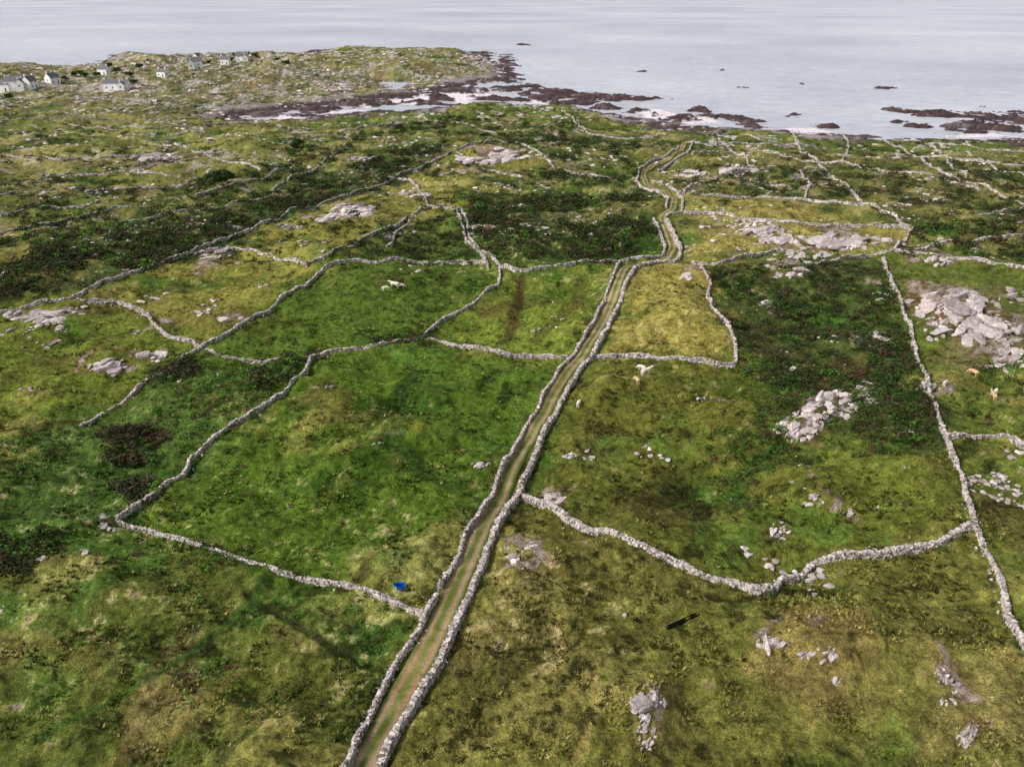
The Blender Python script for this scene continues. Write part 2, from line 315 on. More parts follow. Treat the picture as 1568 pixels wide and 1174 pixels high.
# ------------------------------------------------------------------ lane
LG=ground(lane_px)
x,y,t=resample(LG,lambda d:max(.35,d*.003))
for _ in range(6):
    x[1:-1]=(x[:-2]+2*x[1:-1]+x[2:])/4; y[1:-1]=(y[:-2]+2*y[1:-1]+y[2:])/4
tx=np.gradient(x); ty=np.gradient(y); l=np.hypot(tx,ty); nx_,ny_=ty/l,-tx/l
K=15; off=np.linspace(-1.45,1.45,K)
XX=x[:,None]+nx_[:,None]*off; YY=y[:,None]+ny_[:,None]*off
hc=H(x,y)
for _ in range(4): hc[1:-1]=(hc[:-2]+hc[1:-1]+hc[2:])/3
ZZ=H(XX.ravel(),YY.ravel()).reshape(XX.shape)*.5+hc[:,None]*.5+.05+.0006*np.hypot(x,y)[:,None]-.05*np.exp(-((np.abs(off)-.75)/.25)**2)
ZZ[:,[0,-1]]-=.25
xr,yr=XX.ravel(),YY.ravel(); o=np.tile(off,len(x)); nz=fbm(xr,yr,1.6,3,301); nz2=fbm(xr,yr,12,2,305)
rut=np.exp(-((np.abs(o)-.62-.06*nz2)/.27)**2); rut=np.clip(rut*1.2+.25*nz+.1*nz2,0,1)
grass=L(90,104,42)[None]*(1+.4*nz[:,None]); earth=L(160,138,110)[None]*(1+.22*nz[:,None])+(L(122,94,68)-L(156,136,112))[None]*np.clip(nz2,0,1)[:,None]*.6
cl=grass+(earth-grass)*rut[:,None]
f=(np.arange(len(x)-1)[:,None]*K+np.arange(K-1)[None,:]).ravel()
build("dirt_lane",np.stack([xr,yr,ZZ.ravel()],1),np.stack([f,f+1,f+K+1,f+K],1),M_track,cl,smooth=True)
# ------------------------------------------------------------------ dry stone walls
CUB=np.array([[-1,-1,-1],[1,-1,-1],[1,1,-1],[-1,1,-1],[-1,-1,1],[1,-1,1],[1,1,1],[-1,1,1]],float)*.5
CF=np.array([[0,3,2,1],[4,5,6,7],[0,1,5,4],[1,2,6,5],[2,3,7,6],[3,0,4,7]])
walls_all=[]
def wall(px,hgt=1.0,wid=.6,gap=0.0):
    hgt*=.8; wid*=.8
    P=ground(px,.4)
    x,y,t=resample(P,lambda d:min(max(.27,d*.0028),.9))
    for _ in range(3):
        x[1:-1]=(x[:-2]+2*x[1:-1]+x[2:])/4; y[1:-1]=(y[:-2]+2*y[1:-1]+y[2:])/4
    wob=.25*fbm(x,y,5,2,401); tx=np.gradient(x); ty=np.gradient(y); l=np.hypot(tx,ty)+1e-6; tx/=l; ty/=l
    x=x+ty*wob; y=y-tx*wob
    z=H(x,y)-.1; walls_all.append(np.stack([x,y],1)); st=np.r_[np.diff(t),.3]; d=np.hypot(x,y); z+=.3*sst((d-120)/150)
    hh=hgt*(1+.28*fbm(x,y,6,2,411)+.2*fbm(x,y,1.5,1,415)); 
    if gap>0: hh=hh*np.clip((fbm(x,y,7,2,421)+1.2-gap)*3,.12,1)
    cs,ss,yy=[],[],[]
    yaw0=np.arctan2(ty,tx)
    def add(lat,zc,sx,sy,sz,jit=1.):
        n=len(x); cx=x+ty*lat+rng.normal(0,.05,n); cy=y-tx*lat+rng.normal(0,.05,n)
        cs.append(np.stack([cx,cy,z+zc],1)); ss.append(np.stack([sx*rng.uniform(.65,1.3,n),sy*rng.uniform(.75,1.25,n),sz*rng.uniform(.75,1.3,n)],1)); yy.append(yaw0+rng.normal(0,.25*jit,n))
    nc=4 if d.min()<170 else 2
    for c in range(nc):
        fr=(c+.5)/nc; ww=wid*(1-.3*fr)
        for sgn in (-1,1): add(sgn*ww*.27,hh*fr,st*1.1,np.full(len(x),ww*.6),hh/nc*1.2)
    add(rng.normal(0,.06,len(x)),hh*1.0,st*.85,np.full(len(x),wid*.6),np.full(len(x),.2),1.8)
    c=np.concatenate(cs); s=np.concatenate(ss); ya=np.concatenate(yy)
    fs=np.where(rng.random(len(x))<.16)[0]; lat=rng.choice([-1,1],len(fs))*rng.uniform(.4,.8,len(fs))
    c=np.vstack([c,np.stack([x[fs]+ty[fs]*lat,y[fs]-tx[fs]*lat,z[fs]+.12],1)]); s=np.vstack([s,rng.uniform(.15,.34,(len(fs),3))]); ya=np.r_[ya,rng.uniform(0,6,len(fs))]; n=len(c)
    v=CUB[None]*s[:,None,:]*(1+rng.uniform(-.25,.12,(n,8,3)))
    ca,sa=np.cos(ya)[:,None],np.sin(ya)[:,None]; tl=rng.normal(0,.15,n)[:,None]
    vz=v[:,:,2]+v[:,:,0]*tl; vx=v[:,:,0]*ca-v[:,:,1]*sa; vy=v[:,:,0]*sa+v[:,:,1]*ca
    V=np.stack([vx,vy,vz],2)+c[:,None,:]
    Fa=(CF[None]+np.arange(n)[:,None,None]*8).reshape(-1,4)
    br=rng.uniform(.55,1.3,n); base=L(196,186,182)[None]*br[:,None]; tint=rng.random(n)
    base=np.where((tint<.16)[:,None],L(158,142,134)[None]*br[:,None],base); base=np.where((tint>.92)[:,None],L(104,104,82)[None],base)
    build("dry_stone_wall",V.reshape(-1,3),Fa,M_stone,np.repeat(base,8,0))
W=wall
W([(497,1235),(530,1174),(556,1120),(583,1063),(607,1018),(640,967),(652,940),(668,912)])
W([(676,897),(685,880),(705,842),(730,790),(760,735),(790,680),(815,637),(838,592),(862,560),(880,540),(900,508),(918,475),(932,442),(950,401)])
W([(548,1240),(583,1174),(610,1120),(640,1070),(670,1020),(692,975),(717,920),(732,880),(753,830),(775,782),(793,753),(812,715),(824,685),(843,645),(862,610),(882,575),(906,545),(925,510),(942,480),(957,440),(972,412),(1000,405),(1036,401),(1043,382),(1030,355),(1020,338)],1.35,.95)
W([(950,400),(980,396),(1017,392),(1018,378),(1009,355),(1001,335)])
W([(1022,330),(1043,326),(1046,308),(1036,294),(1022,285),(998,279)])
W([(1020,318),(1023,303),(1010,294),(982,288),(974,276),(980,258),(996,247),(1022,238),(1040,225)],.9)
W([(1008,262),(1030,247),(1052,236),(1062,215)],.9)
W([(948,401),(920,401),(880,404),(845,408),(812,413),(785,414),(767,409),(757,398),(740,385)])
W([(748,409),(746,402),(700,403),(640,401),(580,402),(540,399),(518,402)])
W([(518,403),(490,415),(455,440),(420,468),(380,490),(345,513),(308,531)])
W([(308,533),(285,522),(255,513),(236,499),(228,484),(205,471),(175,462),(140,460)],1.05)
W([(-70,495),(0,478),(60,463),(110,458),(150,437),(200,419),(260,398),(330,371),(385,352),(430,336),(480,318),(540,298),(570,288),(610,270),(640,260),(665,246),(690,234),(725,221),(760,216),(800,221),(830,238)])
W([(120,460),(150,464),(178,463)])
W([(312,533),(340,545),(380,552),(440,549)],.7,.5,.4)
W([(868,547),(820,546),(770,542),(720,532),(680,524),(648,518),(620,520),(580,528),(545,533),(500,539),(484,545),(470,565),(445,585),(425,610),(395,630),(360,648),(330,670),(290,705),(270,735),(240,755),(210,775),(182,795)])
W([(182,796),(230,812),(280,825),(305,833)],.7,.5,.3)
W([(305,833),(350,846),(398,863)],.4,.4,.5)
W([(398,864),(450,880),(510,895),(570,908),(620,928),(650,940)],.85,.55)
W([(306,533),(270,560),(230,580),(200,605),(165,630),(125,650)],.9)
W([(125,650),(60,668),(-40,692)],.35,.35,.6)
W([(767,411),(762,435),(730,460),(700,480),(670,495),(652,510),(646,518)],.95)
W([(745,405),(735,385),(715,370),(708,345),(698,322)],.85)
W([(708,322),(716,345),(722,368),(745,390)],.75)
W([(907,546),(950,546),(1000,547),(1050,550),(1090,556),(1125,560),(1126,535),(1120,510),(1106,487),(1088,470),(1084,450),(1087,432),(1075,412),(1060,401)],1.05)
W([(1046,326),(1080,327),(1112,328),(1140,337),(1182,345),(1205,362),(1222,375),(1238,382),(1222,386),(1190,383),(1140,392),(1100,405),(1065,403)])
W([(1040,297),(1100,300),(1160,303),(1230,306),(1300,312),(1340,315),(1370,330),(1398,352),(1388,368),(1368,385),(1330,392),(1290,395),(1240,404),(1215,395)])
W([(1140,336),(1220,343),(1300,347),(1396,350)],.9)
W([(1372,385),(1420,388),(1480,396),(1540,406),(1568,411),(1640,418)])
W([(1352,395),(1365,430),(1385,480),(1400,530),(1418,580),(1437,640),(1450,670),(1465,712),(1480,760),(1492,802),(1512,850),(1540,920),(1562,980),(1600,1060)])
W([(1447,668),(1490,667),(1540,666),(1568,684),(1640,700)])
W([(795,756),(830,771),(870,796),(920,816),(980,837),(1030,859),(1080,881),(1130,898),(1163,906),(1184,902),(1192,889),(1230,882),(1246,861),(1290,849),(1340,848),(1400,840),(1440,830),(1470,810),(1492,805)],1.2,.8)
# outlying field walls
for p in [[(1215,205),(1232,235),(1265,262),(1300,288),(1318,311)],[(1355,215),(1390,235),(1440,262),(1490,282),(1530,298),(1580,322)],[(1060,236),(1120,233),(1200,240),(1280,248),(1350,262),(1440,272),(1500,292)],[(1480,232),(1520,258),(1600,280)],[(1100,208),(1160,214),(1230,222)],[(1050,290),(1100,270),(1160,262)],
 [(318,384),(350,378),(390,382),(425,397),(470,407)],[(470,404),(500,393),(545,372),(590,352),(640,322),(660,318)],[(592,378),(612,352),(636,330)],[(592,271),(630,276),(642,292),(660,318),(700,320)],
 [(-40,365),(60,345),(130,330),(200,318)],[(0,425),(30,410)],[(420,290),(480,262),(535,225)],[(250,222),(310,232),(340,247),(400,260)],[(60,268),(200,262),(260,272)],[(700,233),(745,262),(800,272)],[(835,240),(850,262),(920,272),(975,274)],
 [(640,180),(700,188),(760,205)],[(860,170),(900,205),(990,212)],[(0,240),(90,246),(170,240),(250,244)],[(1050,218),(1110,222),(1215,226)],[(1400,385),(1450,370),(1568,362)],[(1290,250),(1300,225),(1290,205)],[(1500,330),(1568,318)],[(200,340),(300,322),(420,300)],[(0,300),(90,288),(200,290),(300,275)],[(1115,265),(1180,285),(1250,285),(1300,290)],[(1380,212),(1460,222),(1568,232)],[(1100,212),(1120,232),(1160,262)],[(1420,220),(1450,245),(1480,272)],[(0,330),(80,318),(150,310)],[(430,212),(520,205),(600,188)],[(100,190),(220,196),(330,190),(420,186)],[(1400,240),(1480,246),(1568,255)],[(0,185),(120,178),(260,182)],[(300,300),(380,278),(460,262)],[(140,150),(260,160),(360,158)],[(1230,306),(1240,285),(1225,262)]]:
    W(p,.85,.65,.25)
WP=np.vstack(walls_all)
# ------------------------------------------------------------------ rocks
import bmesh
def rock_t(seed,flat):
    r=np.random.default_rng(seed); bm=bmesh.new(); bmesh.ops.create_icosphere(bm,subdivisions=2,radius=.6)
    V=np.array([v.co[:] for v in bm.verts]); Fc=np.array([[v.index for v in f.verts] for f in bm.faces]); bm.free()
    V*=1+r.uniform(-.2,.2,(len(V),1))
    for _ in range(9):
        nrm=r.normal(0,1,3); nrm/=np.linalg.norm(nrm); dd=r.uniform(.24,.44); s=V@nrm-dd; V-=np.clip(s,0,None)[:,None]*nrm
    nrm=np.array([r.normal(0,.3),r.normal(0,.3),1]); nrm/=np.linalg.norm(nrm); s=V@nrm-.3; V-=np.clip(s,0,None)[:,None]*nrm
    return V,Fc
RT=[rock_t(i,.5) for i in range(14)]
def scatter(T,pos,sc,yaw,col,rngj=.0):
    Vs,Fs,Cs=[],[],[]; o=0; idx=rng.integers(0,len(T),len(pos))
    for k,(tv,tf) in enumerate(T):
        m=np.where(idx==k)[0]
        if len(m)==0: continue
        ca,sa=np.cos(yaw[m])[:,None],np.sin(yaw[m])[:,None]
        v=tv[None]*sc[m][:,None,:]; vx=v[:,:,0]*ca-v[:,:,1]*sa; vy=v[:,:,0]*sa+v[:,:,1]*ca
        V=np.stack([vx,vy,v[:,:,2]],2)+pos[m][:,None,:]
        Vs.append(V.reshape(-1,3)); Fs.append((tf[None]+(np.arange(len(m))*len(tv))[:,None,None]).reshape(-1,tf.shape[1])+o); o+=len(m)*len(tv)
        c=np.repeat(col[m],len(tv),0)
        if rngj: c=c*np.repeat(np.random.default_rng(5).uniform(1-rngj,1+rngj,len(m)*len(tv)//4+1),4)[:len(c),None]
        Cs.append(c)
    return np.vstack(Vs),np.vstack(Fs),np.vstack(Cs)
def rockcol(n):
    b=rng.uniform(.6,1.15,n)[:,None]; t=rng.random(n)[:,None]
    return (L(214,202,200)*(1-t*.5)+L(172,152,148)*t*.5)*b
for u,v,a,bb,n in OUT:
    n2=int(n*1.6); rr=np.sqrt(rng.random(n2)); th=rng.uniform(0,6.283,n2)
    px=np.stack([u+a*rr*np.cos(th)+rng.normal(0,a*.12,n2),v+bb*rr*np.sin(th)],1); P=ground(px)
    g0=plane([(u-a,v),(u+a,v)]); wd=abs(g0[1,0]-g0[0,0])
    big=rng.random(n2)<.35
    s=wd*np.where(big,rng.uniform(.26,.46,n2),rng.uniform(.08,.22,n2))*(1-.4*rr)*min(1.3,(22/n)**.3); s=np.clip(s,.35,6)
    sc=np.stack([s*rng.uniform(1.0,1.9,n2),s*rng.uniform(.6,1.0,n2),np.clip(s*rng.uniform(.5,1.0,n2),.6,2.4)],1)
    P[:,2]+=sc[:,2]*.06
    V,Fa,Cc=scatter(RT,P,sc,rng.normal(.75,.3,n2),rockcol(n2)); build("rock_outcrop",V,Fa,M_rock,Cc)
# loose boulders over the rough ground
n=42000; yy=60*np.exp(rng.random(n)*math.log(950/60)); xx=rng.uniform(-1,1,n)*(.75*yy+30)
Fh=Hfull(xx,yy); dn=fbm(xx,yy,14,4,151,.65)+.3*Fh[6]; keep=(Fh[1]>4)&(dn>.33-.0002*yy+.3*(yy<190))&(Fh[7]>3); 
xx,yy,zz=xx[keep],yy[keep],Fh[0][keep]; n=len(xx); s=rng.uniform(.35,1.1,n)**1.5*(.6+yy*.0042)
sc=np.stack([s*rng.uniform(.8,1.7,n),s,s*rng.uniform(.4,.8,n)],1)
V,Fa,Cc=scatter(RT,np.stack([xx,yy,zz+.15],1),sc,rng.uniform(0,6.28,n),rockcol(n)*1.0); build("scattered_boulders",V,Fa,M_rock,Cc)
# ------------------------------------------------------------------ bushes
def bush_t(seed,nl=60,leaf=.2):
    r=np.random.default_rng(seed); lob=r.normal(0,.25,(5,3)); lob[:,2]=np.abs(lob[:,2])*.8+.18; rad=r.uniform(.22,.38,5)
    V=[];Fq=[]
    for i in range(nl):
        k=r.integers(0,5); dr=r.normal(0,1,3); dr[2]=abs(dr[2])*.9+.05; dr/=np.linalg.norm(dr); c=lob[k]+dr*rad[k]*r.uniform(.75,1.12)
        nrm=dr+r.normal(0,.45,3); nrm/=np.linalg.norm(nrm); a=np.cross(nrm,r.normal(0,1,3)); a/=np.linalg.norm(a); b2=np.cross(nrm,a)
        s=leaf*r.uniform(.5,1.1); o=len(V); V+= [c-a*s*.6,c-b2*s*.35,c+a*s*.6,c+b2*s*.45]; Fq.append([o,o+1,o+2,o+3])
    return np.array(V),np.array(Fq)
BT=[bush_t(50+i) for i in range(10)]
def bushes(name,x,y,size,hr,cols,cj=.3):
    n=len(x)
    if n==0: return
    z=H(x,y); sc=np.stack([size*rng.uniform(.85,1.3,n),size*rng.uniform(.85,1.3,n),size*hr*rng.uniform(.7,1.25,n)],1)
    V,Fa,Cc=scatter(BT,np.stack([x,y,z+.04],1),sc,rng.uniform(0,6.28,n),cols,cj); build(name,V,Fa,M_leaf,Cc)
def in_poly(px,dens,thr,sc=9,seed=500):
    P=plane(px); lo=P.min(0); hi=P.max(0); n=int((hi-lo).prod()*dens); x=rng.uniform(lo[0],hi[0],n); y=rng.uniform(lo[1],hi[1],n)
    k=(poly_sd(x,y,P)>-1)&(fbm(x,y,sc,3,seed,.6)>thr); return x[k],y[k]
DK=L(50,60,34); BRK=L(70,102,38); HTH=L(76,60,44); RSH=L(56,54,28)
SCR=[([(1090,418),(1240,408),(1350,402),(1398,540),(1436,650),(1370,600),(1230,600),(1170,570),(1130,545),(1092,470)],.42,-.25,1.7,DK),
([(1350,420),(1385,520),(1432,655),(1380,690),(1340,560)],.5,-.5,1.7,L(54,72,32)),
([(1180,560),(1220,600),(1190,690),(1180,760),(1120,780),(1080,700),(1140,600)],.45,-.1,1.3,L(60,84,34)),
([(1130,560),(1350,560),(1440,680),(1350,720),(1200,720)],.5,-.1,1.3,L(56,74,34)),
([(720,300),(980,300),(1003,345),(1010,380),(940,395),(800,405),(740,385)],.28,-.15,2.4,DK),
([(560,355),(640,335),(700,330),(735,395),(560,398)],.26,-.05,1.9,DK),
([(-100,430),(120,385),(430,296),(560,240),(690,218),(650,250),(560,285),(380,347),(110,452),(-100,475)],.24,-.25,2.5,DK),
([(-100,345),(250,290),(420,250),(560,215),(430,290),(100,385),(-100,425)],.11,.0,2.6,DK),
([(560,205),(640,180),(860,180),(980,200),(980,285),(840,270),(820,225),(700,215)],.12,.0,2.6,DK),
([(1400,345),(1700,345),(1700,412),(1400,384)],.18,-.2,2.4,DK),
([(1060,250),(1700,260),(1700,340),(1390,340),(1340,310),(1060,292)],.09,.05,2.5,DK),
([(385,565),(440,552),(480,545),(470,565),(420,600),(385,590)],.6,-.6,2.0,L(54,64,36)),
([(235,570),(290,550),(300,565),(250,590),(225,590)],.7,-.8,2.0,L(56,60,38)),
([(165,660),(240,650),(245,700),(180,705)],.6,-.4,2.0,L(58,54,38)),
([(180,735),(235,730),(230,765),(190,768)],.7,-.6,1.9,L(54,58,38)),
([(-60,835),(70,830),(85,860),(30,900),(-60,895)],.8,-.6,2.0,L(52,54,34)),
([(300,545),(430,555),(400,640),(250,700),(180,690),(260,610)],.5,-.1,1.2,BRK),
([(600,500),(650,490),(650,520),(560,525)],.5,-.4,1.6,DK),
([(305,270),(355,270),(350,284),(310,284)],.3,-.6,2.4,L(50,66,34)),
([(440,225),(480,225),(478,236),(445,236)],.3,-.6,2.4,L(50,66,34)),
([(990,690),(1080,740),(1070,805),(1000,795),(940,740)],.9,-.1,.9,RSH),
([(920,600),(1010,630),(980,710),(890,700)],.6,.05,.8,RSH),
([(860,760),(885,762),(880,778),(862,775)],.8,-.9,1.2,L(52,70,30)),
([(1215,590),(1260,590),(1200,640),(1180,680),(1190,640)],.8,-.5,1.5,L(60,78,32)),
([(1350,590),(1400,640),(1340,660),(1300,665)],.8,-.4,1.4,L(56,76,32)),
([(520,408),(745,408),(740,440),(640,470),(600,430)],.2,.05,1.6,L(58,80,30)),
([(330,480),(460,440),(480,540),(430,545)],.22,.0,1.3,L(60,86,30)),
([(-100,665),(125,655),(180,790),(60,860),(-100,860)],.3,.0,1.1,BRK),
([(180,800),(400,870),(640,945),(600,1010),(400,930),(250,900)],.35,.0,.9,BRK),
([(1500,560),(1700,560),(1700,640),(1480,650)],.16,.05,1.4,DK),
([(1000,760),(1200,800),(1180,880),(1060,850)],.4,.15,.8,RSH),
([(810,790),(1000,850),(1010,980),(900,1110),(700,1174),(640,1174),(760,960)],1.2,.0,.66,RSH),
([(1020,900),(1250,940),(1180,1174),(1000,1174)],.5,.15,.6,RSH),
([(1300,870),(1480,850),(1568,1050),(1400,1010)],.5,.1,.6,RSH),
([(180,700),(500,620),(480,760),(300,800)],.16,.1,.9,L(56,84,28)),
([(650,600),(800,580),(700,800),(500,830)],.16,.15,.7,L(56,78,28)),
([(-40,960),(300,960),(420,1100),(380,1200),(-60,1200)],.6,.1,.75,L(52,70,30)),
([(420,1030),(560,1060),(500,1174),(400,1174)],.6,.1,.6,L(60,74,32)),
]
for p,dn,thr,s0,c0 in SCR:
    x,y=in_poly(p,dn,thr); n=len(x)
    c=c0[None]*rng.uniform(.55,1.45,n)[:,None]; t=rng.random(n)
    if c0 is not RSH: c=np.where((t<.18)[:,None],HTH[None]*rng.uniform(.6,1.3,n)[:,None],c); c=np.where((t>.87)[:,None],BRK[None]*rng.uniform(.7,1.3,n)[:,None],c)
    bushes("scrub_thicket",x,y,s0*rng.uniform(.6,1.5,n),.62 if s0>1 else .5,c)
# hedge growth at the foot of the walls
k=rng.random(len(WP))<.16; q=WP[k]; fn=fbm(q[:,0],q[:,1],18,2,520); q=q[fn>-.1]; a=rng.uniform(0,6.28,len(q)); q=q+np.stack([np.cos(a),np.sin(a)],1)*1.0
q=q[line_d(q[:,0],q[:,1],LG[:,:2],6)>2.5]
bushes("bramble_growth",q[:,0],q[:,1],rng.uniform(.5,1.3,len(q)),.5,L(58,74,34)[None]*rng.uniform(.5,1.4,len(q))[:,None])
# sparse bushes over the outlying land
n=12000; yy=190*np.exp(rng.random(n)*math.log(850/190)); xx=rng.uniform(-1,1,n)*(.78*yy+30); Fh=Hfull(xx,yy)
k=(Fh[1]>22)&(fbm(xx,yy,30,3,530,.6)>-.05)&(Fh[7]>3)&(rng.random(n)<1.25-Fh[6]*.7); xx,yy=xx[k],yy[k]
bushes("gorse_scrub",xx,yy,rng.uniform(1.0,3.0,len(xx))*(1+yy*.0004),.5,DK[None]*rng.uniform(.55,1.5,len(xx))[:,None])
# ------------------------------------------------------------------ grass tussocks
def tuft_t(seed):
    r=np.random.default_rng(seed); V=[];Fq=[]
    for i in range(9):
        a=r.uniform(0,6.28); ln=r.uniform(.3,.75); w_=r.uniform(.07,.14); b0=np.array([math.cos(a),math.sin(a),0])*r.uniform(0,.2); p=np.array([-math.sin(a),math.cos(a),0])
        o=len(V); V+=[b0-p*w_,b0+p*w_,b0+np.array([math.cos(a)*ln*.75,math.sin(a)*ln*.75,r.uniform(.35,.9)])]; Fq.append([o,o+1,o+2])
    return np.array(V),np.array(Fq)
TT=[tuft_t(i) for i in range(8)]
n=130000; yy=26*np.exp(rng.random(n)*math.log(330/26)); xx=rng.uniform(-1,1,n)*(.72*yy+34); Fh=Hfull(xx,yy)
cl=fbm(xx,yy,3.5,3,601,.6); k=(Fh[1]>15)&(Fh[7]>1.9)&(cl>-.15+.25*rng.random(n)); xx,yy,cl=xx[k],yy[k],cl[k]; n=len(xx); Fk=[f_[k] for f_ in Fh]
gc=groundcol(xx,yy,Fk); zz=Fk[0]
s=rng.uniform(.3,.6,n)*(1+yy*.0025); c=gc*rng.uniform(.35,1.5,n)[:,None]
t=rng.random(n); rush=(fbm(xx,yy,16,2,611)>.05)&(t<.45); c=np.where(rush[:,None],L(58,57,28)[None]*rng.uniform(.5,1.2,n)[:,None],c)
straw=(t>.93); c=np.where(straw[:,None],L(170,160,104)[None]*rng.uniform(.6,1.0,n)[:,None],c)
sc=np.stack([s,s,s*.75],1); V,Fa,Cc=scatter(TT,np.stack([xx,yy,zz+.05],1),sc,rng.uniform(0,6.28,n),c); build("grass_tussocks",V,Fa,M_grass,Cc)
# ------------------------------------------------------------------ cattle
def cow_mat(c): return plain("cow_coat",c,.85,1.6,.85,1.1,.1)
CM={'w':cow_mat((226,214,196)),'t':cow_mat((190,160,122)),'b':cow_mat((120,78,48))}
def cow(u,v,yaw,kind,graze=True,s=1.0):
    s*=.9
    P=ground([(u,v)])[0]
    J=[((0,0,1.08),(.33,.36)),((-.45,0,1.12),(.32,.34)),((.5,0,1.08),(.34,.38)),((.8,0,1.12),(.28,.33))]
    E=[(0,1),(0,2),(2,3)]
    def ch(par,pts):
        for p,r in pts:
            J.append((p,(r,r) if not isinstance(r,tuple) else r)); E.append((par,len(J)-1)); par=len(J)-1
        return par
    if graze: hd=ch(3,[((1.1,0,.95),.20),((1.35,0,.6),.15),((1.48,0,.38),.15),((1.62,0,.14),.09)])
    else: hd=ch(3,[((1.1,0,1.32),.20),((1.32,0,1.5),.16),((1.52,0,1.48),.15),((1.78,0,1.33),.09)])
    hp=J[hd-1][0]
    for sg in (-1,1):
        ch(hd-1,[((hp[0]-.05,sg*.2,hp[2]+.08),.035),((hp[0]-.06,sg*.28,hp[2]+.06),.03)])
        ch(1,[((-.5,sg*.2,.8),.17),((-.42,sg*.2,.62),.11),((-.62,sg*.2,.42),.07),((-.58,sg*.2,.1),.055),((-.54,sg*.2,.02),.065)])
        ch(3,[((.78,sg*.18,.75),.13),((.8,sg*.18,.42),.075),((.78,sg*.18,.1),.055),((.82,sg*.18,.02),.065)])
    ch(1,[((-.78,0,1.25),.08),((-.86,0,1.0),.035),((-.85,0,.6),.03),((-.85,0,.45),.05)])
    me=bpy.data.meshes.new("cow"); me.from_pydata([p for p,_ in J],E,[]); me.update(); ob=bpy.data.objects.new("cow",me); scene.collection.objects.link(ob)
    m=ob.modifiers.new("skin",'SKIN'); sv=me.skin_vertices[0].data
    for i,(p,r) in enumerate(J): sv[i].radius=r
    for q in sv: q.use_root=False
    sv[1].use_root=True
    sb=ob.modifiers.new("sub",'SUBSURF'); sb.levels=1; sb.render_levels=2; m.use_smooth_shade=True
    me.materials.append(CM[kind]); ob.location=(P[0],P[1],P[2]+.15); ob.rotation_euler=(0,0,yaw); ob.scale=(s,s,s)
cow(590,447,.3,'w'); cow(606,442,2.9,'w',False,1.2); cow(613,443,.2,'w'); cow(987,576,.4,'w',False,1.1); cow(983,569,2.4,'w',True,.9); cow(975,589,1.9,'t'); cow(886,624,1.2,'w',True,.9)
cow(1490,577,2.0,'t'); cow(1520,614,1.5,'t',False,1.0); cow(1523,606,.9,'w',True,.9); cow(1446,592,.6,'w',True,.8)
# ------------------------------------------------------------------ trough, container, gate
def boxes(name,B,mat,parent=None):
    V=[];Fq=[]
    for (cx,cy,cz),(sx,sy,sz) in B:
        o=len(V); V+=[(cx+a*sx,cy+b_*sy,cz+c*sz) for a,b_,c in CUB]; Fq+=[[o+i for i in f_] for f_ in CF.tolist()]
    return build(name,np.array(V,float),np.array(Fq),mat,parent=parent)
def empty(name,loc,yaw=0):
    e=bpy.data.objects.new(name,None); scene.collection.objects.link(e); e.location=loc; e.rotation_euler=(0,0,yaw); return e
A=ground([(1020,968),(1069,943)]); c=A.mean(0); yw=math.atan2(*(A[1]-A[0])[[1,0]]); Ln=np.linalg.norm((A[1]-A[0])[:2])
e=empty("feed_trough",(c[0],c[1],c[2]+.36),yw)
boxes("trough_shell",[((0,0,.06),(Ln,.3,.04)),((0,-.17,.13),(Ln,.04,.18)),((0,.17,.13),(Ln,.04,.18)),((-Ln/2,0,.13),(.04,.3,.18)),((Ln/2,0,.13),(.04,.3,.18))],M_black,e)
boxes("trough_legs",[((a*Ln*.4,b_*.1,-.24),(.06,.06,.56)) for a in(-1,0,1) for b_ in(-1,1)],M_black,e)
A=ground([(614,903)])[0]
def tub(name,loc,rx,ry,hh,mat):
    k=20; V=[];Fq=[]; prof=[(.8,0),(.86,.1),(1,.95),(1.07,.95),(1.07,1.02),(.95,1.02),(.93,.9),(.76,.12)]
    for r_,z_ in prof:
        for i in range(k):
            a=6.2832*i/k; ca=math.copysign(abs(math.cos(a))**.6,math.cos(a)); sa=math.copysign(abs(math.sin(a))**.6,math.sin(a)); V.append((rx*r_*ca,ry*r_*sa,z_*hh))
    for j in range(len(prof)-1):
        for i in range(k): Fq.append([j*k+i,j*k+(i+1)%k,(j+1)*k+(i+1)%k,(j+1)*k+i])
    cb=len(V); V.append((0,0,.12*hh)); j=len(prof)-1
    for i in range(0,k,2): Fq.append([j*k+i,j*k+i+1,j*k+(i+2)%k,cb])
    ob=build(name,np.array(V),np.array(Fq),mat); ob.location=loc; return ob
tub("blue_water_tub",(A[0],A[1],A[2]+.2),.52,.38,.6,M_blue)
A2=ground([(606,899)])[0]; tub("blue_bucket",(A2[0],A2[1],A2[2]+.15),.2,.2,.4,M_blue)
A=ground([(668,913),(676,897)]); c=A.mean(0); yw=math.atan2(*(A[1]-A[0])[[1,0]]); Ln=np.linalg.norm((A[1]-A[0])[:2])
e=empty("farm_gate",(c[0],c[1],c[2]),yw)
boxes("gate_bars",[((0,0,.25+i*.2),(Ln*.9,.04,.045)) for i in range(5)]+[((a*Ln*.44,0,.62),(.05,.05,1.05)) for a in(-1,0,1)],M_steel,e)
boxes("gate_posts",[((a*Ln*.5,0,.65),(.16,.16,1.4)) for a in(-1,1)],M_bark,e)
